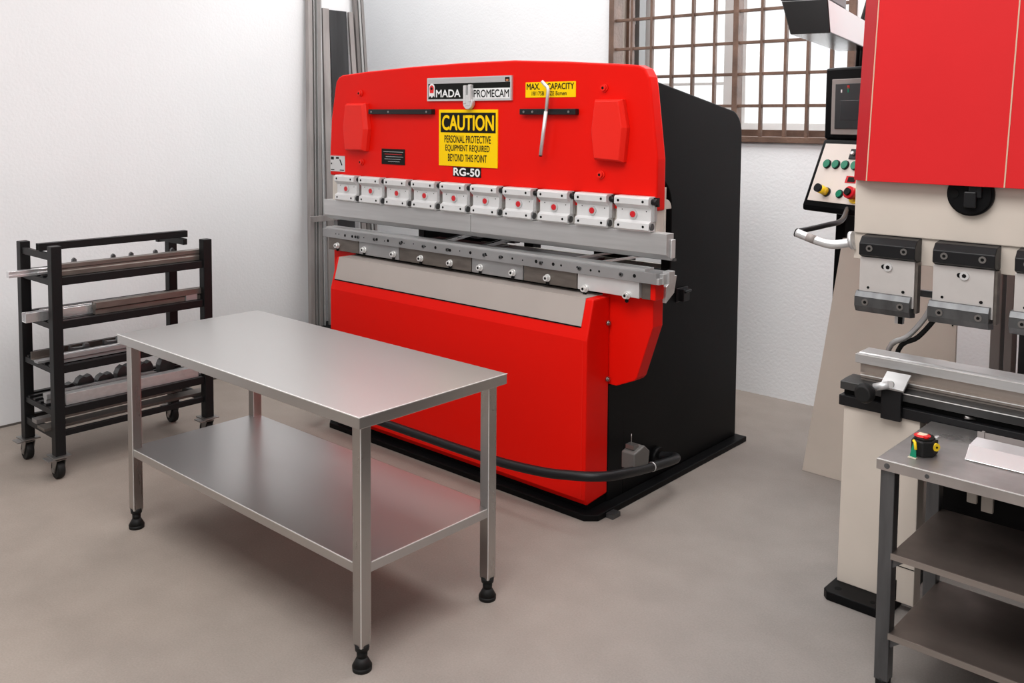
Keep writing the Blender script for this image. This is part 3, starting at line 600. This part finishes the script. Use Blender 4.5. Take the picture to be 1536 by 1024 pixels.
c('side_frame', MB().box(-1.43, -1.38, 3.56, 4.5, .036, .75).box(0.7, 0.75, 3.56, 4.5, .036, .75), CREAM, 0.003)
c('under_bed', MB().box(-1.165, XR-.35, 3.60, 3.66, 0.38, 0.76), BLACK)
c('under_bed_fitting', MB().box(-1.02, -0.985, 3.58, 3.60, .46, .56).box(-.97, -.93, 3.58, 3.60, .44, .50), CREAM, .003)
# bed rails and die
c('bed_rail', MB().box(-1.472, XR, 3.478, 3.56, .752, .793), BLACKM, 0.003)
c('bed_slot', MB().box(-1.462, XR, 3.505, 3.60, .793, .817), DARK)
c('bed_rail', MB().prism([(3.478, .817), (3.478, .848), (3.53, .852), (3.60, .852), (3.60, .817)], 'x', -1.468, XR), mat('dark_rail_steel', (.07, .07, .07), .4, .6, var=.3, vscale=5), 0.002)
c('die_shoe', MB().prism([(3.535, .852), (3.535, .861), (3.53, .863), (3.53, .875), (3.575, .875), (3.60, .875), (3.60, .852)], 'x', -1.41, XR), DIE, 0.002)
c('die_foot', MB().prism([(3.565, .875), (3.565, .912), (3.68, .912), (3.68, .875)], 'x', -1.425, XR), DIE, 0.001)
c('vee_die', MB().prism([(3.555, .912), (3.555, .946), (3.575, .948), (3.585, .941), (3.595, .948), (3.69, .948), (3.69, .912)], 'x', -1.443, XR), TOOL, 0.0015)
for yy, zz, xa in ((3.5548, .9465, -1.442), (3.5295, .8745, -1.41), (3.4775, .8475, -1.25)):
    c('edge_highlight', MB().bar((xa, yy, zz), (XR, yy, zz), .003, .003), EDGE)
for x in (-.98, -.52, -.05):
    c('slot_fitting', MB().cyl((x, 3.505, .800), (x-.03, 3.485, .806), .007, n=10), CASTER)
sb = c('stop_bracket', MB().box(-1.30, -1.225, 3.455, 3.476, .742, .868).prism([(3.455, .855), (3.455, .868), (3.52, .905), (3.528, .900), (3.528, .878)], 'x', -1.30, -1.225), BLACKM, 0.003)
c('stop_plate', MB().prism([(3.449, .866), (3.49, .892), (3.524, .910), (3.53, .906), (3.453, .858)], 'x', -1.305, -1.215), TOOL, .001, sb)
c('knob', MB().cyl((-1.335, 3.44, .845), (-1.335, 3.39, .845), .020, .040, 24).cyl((-1.335, 3.39, .845), (-1.335, 3.365, .845), .040, .030, 24), BLACKR, .004, sb)
c('knob_shaft', MB().tube([(-1.32, 3.44, .86), (-1.265, 3.445, .880)], .015, 14).cyl((-1.262, 3.449, .882), (-1.262, 3.437, .882), .014, n=14), TOOL_LIGHT, 0, sb)
# upper beam
c('upper_beam', MB().box(-1.438, XR, 3.49, 3.80, 1.436, 1.66), CREAM, 0.004)
rc = [(-1.395, 3.45), (XR, 3.45), (XR, 3.90), (-1.44, 3.90), (-1.44, 3.50)]
rc = [(-1.376, 3.43), (XR, 3.43), (XR, 3.90), (-1.435, 3.90), (-1.435, 3.47)]
c('red_cover', MB().hexa([(x, y, 1.642) for x, y in rc], [(x + 0.050*(1 if x < 0 else 0), y, 3.0) for x, y in rc]), RED_DIM, 0.0015)
c('cover_edge_shade', MB().hexa([(-1.4355, 3.469, 1.643), (-1.3765, 3.4292, 1.643), (-1.3765, 3.431, 1.643), (-1.4355, 3.472, 1.643)],
                         [(-1.3855, 3.469, 2.999), (-1.3265, 3.4292, 2.999), (-1.3265, 3.431, 2.999), (-1.3855, 3.472, 2.999)]), RED_SHADE)  # thin darker sheet paints the shade on the angled face
SEAM = mat('pale_seam', (0.62, 0.42, 0.30), .5)
for x in (-1.374, -0.900, -0.43, 0.05):
    c('cover_seam', MB().hexa([(x, 3.4285, 1.643), (x+.0045, 3.4285, 1.643), (x+.0045, 3.431, 1.643), (x, 3.431, 1.643)],
                              [(x+.05, 3.4285, 2.999), (x+.0545, 3.4285, 2.999), (x+.0545, 3.431, 2.999), (x+.05, 3.431, 2.999)]), SEAM)
dk = c('rotary_switch', MB().cyl((-1.018, 3.49, 1.612), (-1.018, 3.470, 1.612), .078, n=40).cyl((-1.018, 3.470, 1.612), (-1.018, 3.462, 1.612), .072, n=40), BLACK, 0.002)
c('switch_handle', MB().box(-1.030, -0.990, 3.440, 3.462, 1.565, 1.622).box(-1.018, -0.975, 3.450, 3.462, 1.60, 1.66), BLACKM, .004, dk)
c('switch_screw', MB().cyl((-1.068, 3.462, 1.612), (-1.068, 3.459, 1.612), .016, n=18), DARK, 0, dk)
# ram and clamps
c('ram_plate', MB().box(-1.44, XR, 3.50, 3.56, 1.335, 1.436).box(-1.30, XR, 3.505, 3.55, 1.36, 1.385, 1), [CREAM, DARK], 0.002)
for i in range(6):
    x0 = -1.392 + i*0.268; x1 = x0+0.207
    k = c('clamp', MB().prism([(3.50, 1.436), (3.452, 1.430), (3.430, 1.405), (3.430, 1.362), (3.455, 1.352), (3.50, 1.352)], 'x', x0, x1), BLACKM, .0025)
    c('clamp_plate', MB().box(x0-.002, x1-.006, 3.450, 3.49, 1.178, 1.352), CLAMPG, .001, k)
    c('clamp_bar', MB().prism([(3.49, 1.222), (3.44, 1.222), (3.425, 1.202), (3.425, 1.166), (3.440, 1.143), (3.49, 1.137)], 'x', x0-.010, x1-.012), CLAMPD, .002, k)
    for x, y, z, rr, hh, m_ in ((x0+.04, 3.430, 1.388, .0125, .003, CASTER), (x1-.04, 3.430, 1.388, .0125, .003, CASTER), (x0+.032, 3.425, 1.183, .0125, .003, CASTER), (x1-.045, 3.425, 1.183, .0125, .003, CASTER), (x0+.105, 3.450, 1.322, .0155, .006, TOOL_LIGHT)):
        c('clamp_screw', MB().socket(x, y, z, rr, hh), [m_, DARK], 0, k)
    for x, z, r_ in ((x0+.088, 1.322, .009), (x0+.032, 1.236, .005), (x1-.045, 1.235, .006)):
        c('screw_hole', MB().cyl((x, 3.450, z), (x, 3.4485, z), r_, n=12), DARK, 0, k)
    c('clamp_side', MB().box(x1-.006, x1+.004, 3.456, 3.49, 1.16, 1.35), TOOL_BROWN, .001, k)
c('hanging_pin', MB().box(-1.265, -1.235, 3.47, 3.49, 1.110, 1.155).box(-1.252, -1.235, 3.4685, 3.4705, 1.110, 1.150, 1), [TOOL, DARK], .001)
# things seen behind the clamps
c('cabinet_side', MB().prism([(-2.127, 0.0), (-1.38, 0.0), (-1.38, 1.27), (-1.945, 1.27), (-2.026, .689)], 'y', 4.58, 4.60), CREAM, .002)
c('cabinet_gap', MB().prism([(-1.40, .9), (-1.395, .9), (-1.30, 1.40), (-1.306, 1.40)], 'y', 4.575, 4.58), DARK)
c('rear_post', MB().box(-1.13, -1.09, 4.2, 4.28, 0.036, 1.43).box(-1.075, -1.045, 4.2, 4.28, .036, 1.43), BEZEL, .003)
c('rear_cabinet', MB().box(-1.045, -0.68, 4.3, 4.6, .036, 1.43), BENCH_LEG, .004)
c('cross_bar', MB().box(-1.36, -1.05, 3.60, 3.62, 1.20, 1.225), CLAMPD, .002)
c('cable', MB().tube(smooth([(-1.20, 3.78, 1.36), (-1.22, 3.78, 1.20), (-1.25, 3.78, 1.10), (-1.32, 3.78, 1.0), (-1.40, 3.79, .93), (-1.42, 3.80, .70)], 5), .011).tube(smooth([(-1.16, 3.79, 1.36), (-1.185, 3.79, 1.20), (-1.215, 3.79, 1.10), (-1.285, 3.79, 1.0), (-1.365, 3.80, .93), (-1.39, 3.80, .70)], 5), .010, mi=1), [TOOL, BLACKR])
# handle on its left end
hd = c('handle', MB().tube(smooth([(-1.44, 3.50, 1.398), (-1.50, 3.48, 1.384), (-1.54, 3.475, 1.384), (-1.60, 3.475, 1.397), (-1.665, 3.475, 1.416)], 5), .0175), SILVER)
c('handle_flange', MB().cyl((-1.438, 3.50, 1.405), (-1.452, 3.50, 1.402), .036, n=24), SILVER, 0, hd)
c('handle_grip', MB().tube([(-1.585, 3.475, 1.393), (-1.620, 3.475, 1.4030)], .0179), BEZEL, 0, hd)
c('handle_end', MB().tube([(-1.665, 3.475, 1.416), (-1.669, 3.475, 1.417)], .0178), INK, 0, hd)
c('handle_arm', MB().tube(smooth([(-1.66, 3.49, 1.422), (-1.60, 3.60, 1.442), (-1.62, 3.80, 1.445), (-1.85, 4.40, 1.44)], 5), .011), BLACKM, 0, hd)

# ---------------------------------------------------------------- hood at top left of the cream machine
HB = 11.5
HD = thing('equipment_hood', 'angular glossy black hood jutting out beside the crimson cover above the window', 'hood', (0, 0, 0), HB, world=(-1.585, 3.62, 2.222))
HD_ = MB()
HD_.hexa([(-.083, .0, .0), (.075, .0, .0), (.075, 1.0, .0), (-.083, 1.0, .0)], [(-.118, -.02, .135), (.065, -.02, .135), (.065, 1.0, .135), (-.118, 1.0, .135)])
build('shell', HD_, HOOD, HD, .003)
build('side_panel', MB().hexa([(.0755, .003, .004), (.0765, .003, .004), (.0765, .98, .004), (.0755, .98, .004)], [(.0657, -.016, .132), (.0667, -.016, .132), (.0667, .98, .132), (.0657, .98, .132)]), HOODS, HD)
build('lid', MB().box(-.122, .067, -.022, .35, .136, .18), mat('grey_hood_lid', (.10, .10, .105), .35, .5), HD, .004)
build('support_arm', MB().box(.0, .05, .40, .46, .136, .9), CLAMPD, HD, .004)

# ---------------------------------------------------------------- control pendant
CP = thing('control_pendant', 'black operator pendant with screen and colored buttons left of the cream machine', 'control panel', (0, 0, 0), -23.5, world=(-1.972, 4.70, 0))
def k(name, mb, m, bevel=0, parent=CP, label=None): return build(name, mb, m, parent, bevel, 2, label)
k('screen_housing', MB().box(0, .44, 0, .16, 1.775, 2.145), BLACK, .012)
scr = k('screen_bezel', MB().box(.055, .40, -.008, 0.001, 1.80, 2.085), BEZEL, .003)
k('screen_panel', MB().box(.085, .38, -.013, -.008, 1.83, 2.06), PANELG, .002, scr)
k('screen', MB().box(.125, .34, -.0145, -.012, 1.875, 1.975), SCREEN, .001, scr)
k('status_light', MB().box(.17, .18, -.0145, -.012, 2.015, 2.045).box(.125, .133, -.0145, -.012, 2.015, 2.03, 1), [GREEN, WHITE], 0, scr)
k('status_light', MB().box(.168, .182, -.0145, -.012, 2.035, 2.05), REDINK, 0, scr)
lw_ = MB().prism([(.0, 1.775), (-.135, 1.435), (-.135, 1.405), (.10, 1.405), (.14, 1.775)], 'x', 0, .44)
k('lower_housing', lw_, BLACK, .012)
def F(s, out=0.0):   # point on the sloping face: s 0..1 top to bottom
    y = 0.0 - .135*s; z = 1.775 - .34*s; n = Vector((0, -.34, .135)).normalized()
    return y + n.y*out, z + n.z*out
def face_box(x0, x1, s0, s1, out):
    a, b = F(s0), F(s1); a2, b2 = F(s0, out), F(s1, out)
    return MB().hexa([(x0, *a), (x1, *a), (x1, *b), (x0, *b)], [(x0, *a2), (x1, *a2), (x1, *b2), (x0, *b2)])
k('button_panel', face_box(.03, .41, .07, .93, .004), CONS, .001)
def fcyl(x, s, r0, h0, h1, mi=0, mb=None, n=20):
    a, b = F(s, h0), F(s, h1); return (mb or MB()).cyl((x, *a), (x, *b), r0, n=n, mi=mi)
for x in (.092, .153, .215, .280): k('selector_knob', fcyl(x, .38, .021, .012, .018, 0, fcyl(x, .38, .024, .004, .012, 1)), [GREEN, BLACKM])
k('green_button', fcyl(.240, .80, .018, .012, .018, 0, fcyl(.240, .80, .022, .004, .012, 1)), [GREEN, BLACKM], label='green push button')
k('yellow_button', fcyl(.150, .79, .022, .064, .078, 1, fcyl(.150, .79, .022, .018, .064, 0, fcyl(.150, .79, .024, .004, .018, 1))), [YELP, BLACKM], label='yellow button with black cap')
k('emergency_stop', fcyl(.345, .80, .018, .060, .072, 2, fcyl(.345, .80, .031, .034, .060, 1, fcyl(.345, .80, .020, .010, .034, 1, fcyl(.345, .80, .042, .004, .010, 0)))), [YELP, REDP, INK], label='red emergency stop button on a yellow ring')
k('key_switch', fcyl(.245, .21, .010, .010, .022, 1, face_box(.222, .268, .14, .29, .010)), [BLACKM, SILVER], .002)
k('display', face_box(.245, .315, .53, .63, .006), REDP, .001)
k('display_window', face_box(.262, .308, .545, .615, .008), INK, 0)
k('pole', MB().hexa([(.03, .04, .02), (.09, .04, .02), (.09, .10, .02), (.03, .10, .02)], [(.085, .02, 1.41), (.150, .02, 1.41), (.150, .09, 1.41), (.085, .09, 1.41)]), BLACK, .004)
k('pole_foot', MB().box(.02, .10, .03, .11, 0, .02), BLACK, .003)
k('top_cable', MB().tube([(.17, .1, 2.13), (.18, .1, 2.35), (.25, .12, 2.6)], .03, 12).tube([(.12, .1, 2.13), (.13, .1, 2.35), (.2, .12, 2.6)], .012, 10), BLACKR)

# ---------------------------------------------------------------- small workbench
SX0, SX1, SY0, SY1, SH = -1.120, -0.20, 2.958, 3.472, 0.769
W = thing('workbench', 'small worn steel workbench with two brown shelves at the lower right', 'workbench', (-.66, 3.2, 0), B)
def w_(name, mb, m, bevel=0, parent=W, label=None): return build(name, mb, m, parent, bevel, 2, label)
tp = w_('bench_top', MB().box(SX0, SX1, SY0, SY1, SH-.035, SH), [BENCH], .003)
w_('top_edge', MB().box(SX0+.001, SX1-.001, SY0-.0012, SY0, SH-.0345, SH-.002), BENCH_EDGE, 0, tp)
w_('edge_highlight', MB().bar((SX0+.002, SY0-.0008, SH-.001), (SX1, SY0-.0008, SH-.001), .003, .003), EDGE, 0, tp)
w_('rivet', MB().cyl((SX0+.035, SY0, SH-.018), (SX0+.035, SY0-.003, SH-.018), .009, n=12).cyl((SX0+.16, SY0, SH-.018), (SX0+.16, SY0-.003, SH-.018), .007, n=12), BENCH_LEG, 0, tp)
for x, sgn in ((SX0+.010, 1), (SX1-.010, -1)):
    for y, sy_ in ((SY0+.012, 1), (SY1-.012, -1)):
        lg = w_('leg', MB().box(min(x, x+sgn*.046), max(x, x+sgn*.046), min(y, y+sy_*.046), max(y, y+sy_*.046), .022, SH-.035), BENCH_LEG, .003)
        cx, cy = x+sgn*.023, y+sy_*.023
        w_('foot', MB().cyl((cx, cy, .03), (cx, cy, 0), .024, n=16), BLACKR, 0, lg)
for z in (.462, .192):
    s_ = w_('shelf', MB().box(SX0+.052, SX1-.066, SY0+.012, SY1-.02, z-.022, z), BENCH_SHELF, .002)
    w_('shelf_lip', MB().box(SX0+.052, SX1-.066, SY0+.0105, SY0+.0125, z-.021, z-.001), DIE, 0, s_)
    w_('shelf_bracket', MB().prism([(SX0+.052, z-.022), (SX0+.095, z-.022), (SX0+.052, z-.055)], 'y', SY0+.02, SY0+.028), BENCH_LEG, 0, s_)

# tape measure
TM = thing('tape_measure', 'black tape measure with red and cream button on the small workbench', 'tape measure', (-1.02, 3.10, SH), B)
def tm(name, mb, m, bevel=0, parent=TM, label=None): return build(name, mb, m, parent, bevel, 3, label)
oc = [(-1.052, 3.070), (-1.010, 3.058), (-.985, 3.085), (-.985, 3.130), (-1.005, 3.158), (-1.040, 3.158), (-1.058, 3.125)]
body = tm('body', MB().prism(oc, 'z', SH+.001, SH+.052), BLACKR, .006)
tm('lid', MB().prism([(-1.018 + (x+1.018)*.80, 3.11 + (y-3.11)*.80) for x, y in oc], 'z', SH+.052, SH+.057), INK, .003)
tm('red_badge', MB().cyl((-1.030, 3.112, SH+.0565), (-1.030, 3.112, SH+.059), .026, n=24), REDINK, 0, body)
tm('cream_badge', MB().box(-1.045, -1.018, 3.105, 3.132, SH+.059, SH+.061), mat('cream_plastic', (.75, .62, .45), .5), .002, body)
tm('lock_button', MB().cyl((-1.012, 3.095, SH+.057), (-1.012, 3.095, SH+.064), .009, n=16), REDINK, .001, body)
tm('belt_clip', MB().box(-.996, -.985, 3.122, 3.142, SH+.050, SH+.060), SILVER, .002, body)
tm('yellow_hook', MB().cyl((-.984, 3.10, SH+.034), (-.978, 3.096, SH+.034), .013, n=16).cyl((-.978, 3.096, SH+.034), (-.9775, 3.0955, SH+.034), .004, n=8, mi=1), [YELP, INK], 0, body, 'yellow round tab')
tm('green_tab', MB().hexa([(-1.040, 3.055, SH+.044), (-1.030, 3.052, SH+.044), (-1.030, 3.056, SH+.044), (-1.040, 3.059, SH+.044)],
                         [(-1.044, 3.040, SH+.004), (-1.022, 3.036, SH+.004), (-1.022, 3.040, SH+.004), (-1.044, 3.044, SH+.004)]), GREEN, 0, body, 'green plastic tab')
tm('yellow_tip', MB().tube([(-1.040, 3.060, SH+.052), (-1.033, 3.054, SH+.048), (-1.028, 3.049, SH+.026)], .0048, 8), YELP, 0, body, 'yellow strap end')
tm('end_hook', MB().box(-1.046, -1.020, 3.028, 3.044, SH+.001, SH+.004), mat('pale_hook', (.5, .48, .38), .5), 0, body)
# bent sheet channel
single('metal_cover', MB().prism([(3.140, SH+.003), (3.185, SH+.040), (3.262, SH+.046), (3.266, SH+.042), (3.188, SH+.036), (3.145, SH+.002)], 'x', -.905, -.25),
       ALU, 'bright folded aluminum cover lying on the small workbench', 'metal cover', (-.6, 3.2, SH), B, bevel=.001)
single('acrylic_strip', MB().box(-.935, -.30, 3.375, 3.379, SH, SH+.030).box(-.935, -.30, 3.345, 3.375, SH, SH+.003).box(-.92, -.912, 3.370, 3.381, SH, SH+.034), mat('dull_strip', (.34, .31, .30), .35, .3),
       'thin grey angle strip behind the folded cover on the workbench', 'strip', (-.6, 3.37, SH), B)

# ---------------------------------------------------------------- lights
def area(name, loc, size, power, rot=(0, 0, 0), color=(1, 1, 1), sy=None):
    l = bpy.data.lights.new(name, 'AREA'); l.energy = power; l.size = size; l.color = color
    if sy: l.shape = 'RECTANGLE'; l.size_y = sy
    o = bpy.data.objects.new(name, l); o.location = loc; o.rotation_euler = rot; COL.objects.link(o); return o
area('ceiling_light_near', (-1.4, 0.8, 3.95), 3.0, 155, sy=2.4, color=(1, .985, .97))
area('ceiling_light_left', (-4.2, 1.6, 3.95), 2.0, 30, sy=2.4, color=(1, .985, .97))
area('back_wall_fill', (-5.0, 4.3, 3.95), 2.6, 62, sy=1.6, color=(1, .99, .98))  # unseen fill added to brighten the back wall above the press
area('ceiling_light_back', (-1.6, 4.4, 3.95), 2.6, 100, sy=1.6, color=(1, .99, .98))
fill = area('front_fill', (-0.4, -1.6, 2.6), 3.0, 50, rot=(math.radians(72), 0, math.radians(35)), sy=2.0)  # unseen soft fill added behind the camera, not a room lamp
area('alcove_fill', (-6.7, 5.2, 3.9), .8, 6, sy=.6)  # small fill added to lift the dark alcove wall, no lamp there
wl = area('window_daylight', (-3.15, YB+0.9, 2.9), 2.2, 60, rot=(math.radians(-70), 0, 0), color=(.93, .97, 1), sy=1.8)

wd = bpy.data.worlds.new('daylight'); SC.world = wd; wd.use_nodes = True
nt = wd.node_tree; bg = nt.nodes['Background']; bg.inputs['Strength'].default_value = 1.15
tcn = nt.nodes.new('ShaderNodeTexCoord'); nz = nt.nodes.new('ShaderNodeTexNoise'); nz.inputs['Scale'].default_value = 9
rp = nt.nodes.new('ShaderNodeValToRGB'); rp.color_ramp.elements[0].position = .30; rp.color_ramp.elements[0].color = (.74, .76, .80, 1)
rp.color_ramp.elements[1].position = .5; rp.color_ramp.elements[1].color = (1, 1, 1, 1)
nt.links.new(tcn.outputs['Generated'], nz.inputs['Vector']); nt.links.new(nz.outputs['Fac'], rp.inputs[0]); nt.links.new(rp.outputs[0], bg.inputs['Color'])

# ---------------------------------------------------------------- camera
f_px, yaw, pit, rol, cyp, hz = 1372.627, math.radians(41.5372), math.radians(3.6978), math.radians(0.4612), 269.559, 1.8585
Fw = Vector((-math.sin(yaw)*math.cos(pit), math.cos(yaw)*math.cos(pit), -math.sin(pit)))
Rt = Vector((math.cos(yaw), math.sin(yaw), 0)); Up = Rt.cross(Fw)
R2 = Rt*math.cos(rol) + Up*math.sin(rol); U2 = -Rt*math.sin(rol) + Up*math.cos(rol)
cam = bpy.data.cameras.new('camera'); co = bpy.data.objects.new('camera', cam); COL.objects.link(co)
co.matrix_world = Matrix(((R2.x, U2.x, -Fw.x, 0), (R2.y, U2.y, -Fw.y, 0), (R2.z, U2.z, -Fw.z, hz), (0, 0, 0, 1)))
cam.sensor_width = 36; cam.lens = f_px/1536*36; cam.shift_y = -(512-cyp)/1536; cam.clip_start = 0.05
SC.camera = co
SC.view_settings.view_transform = 'Standard'; SC.view_settings.look = 'None'
SC.view_settings.exposure = 0.12
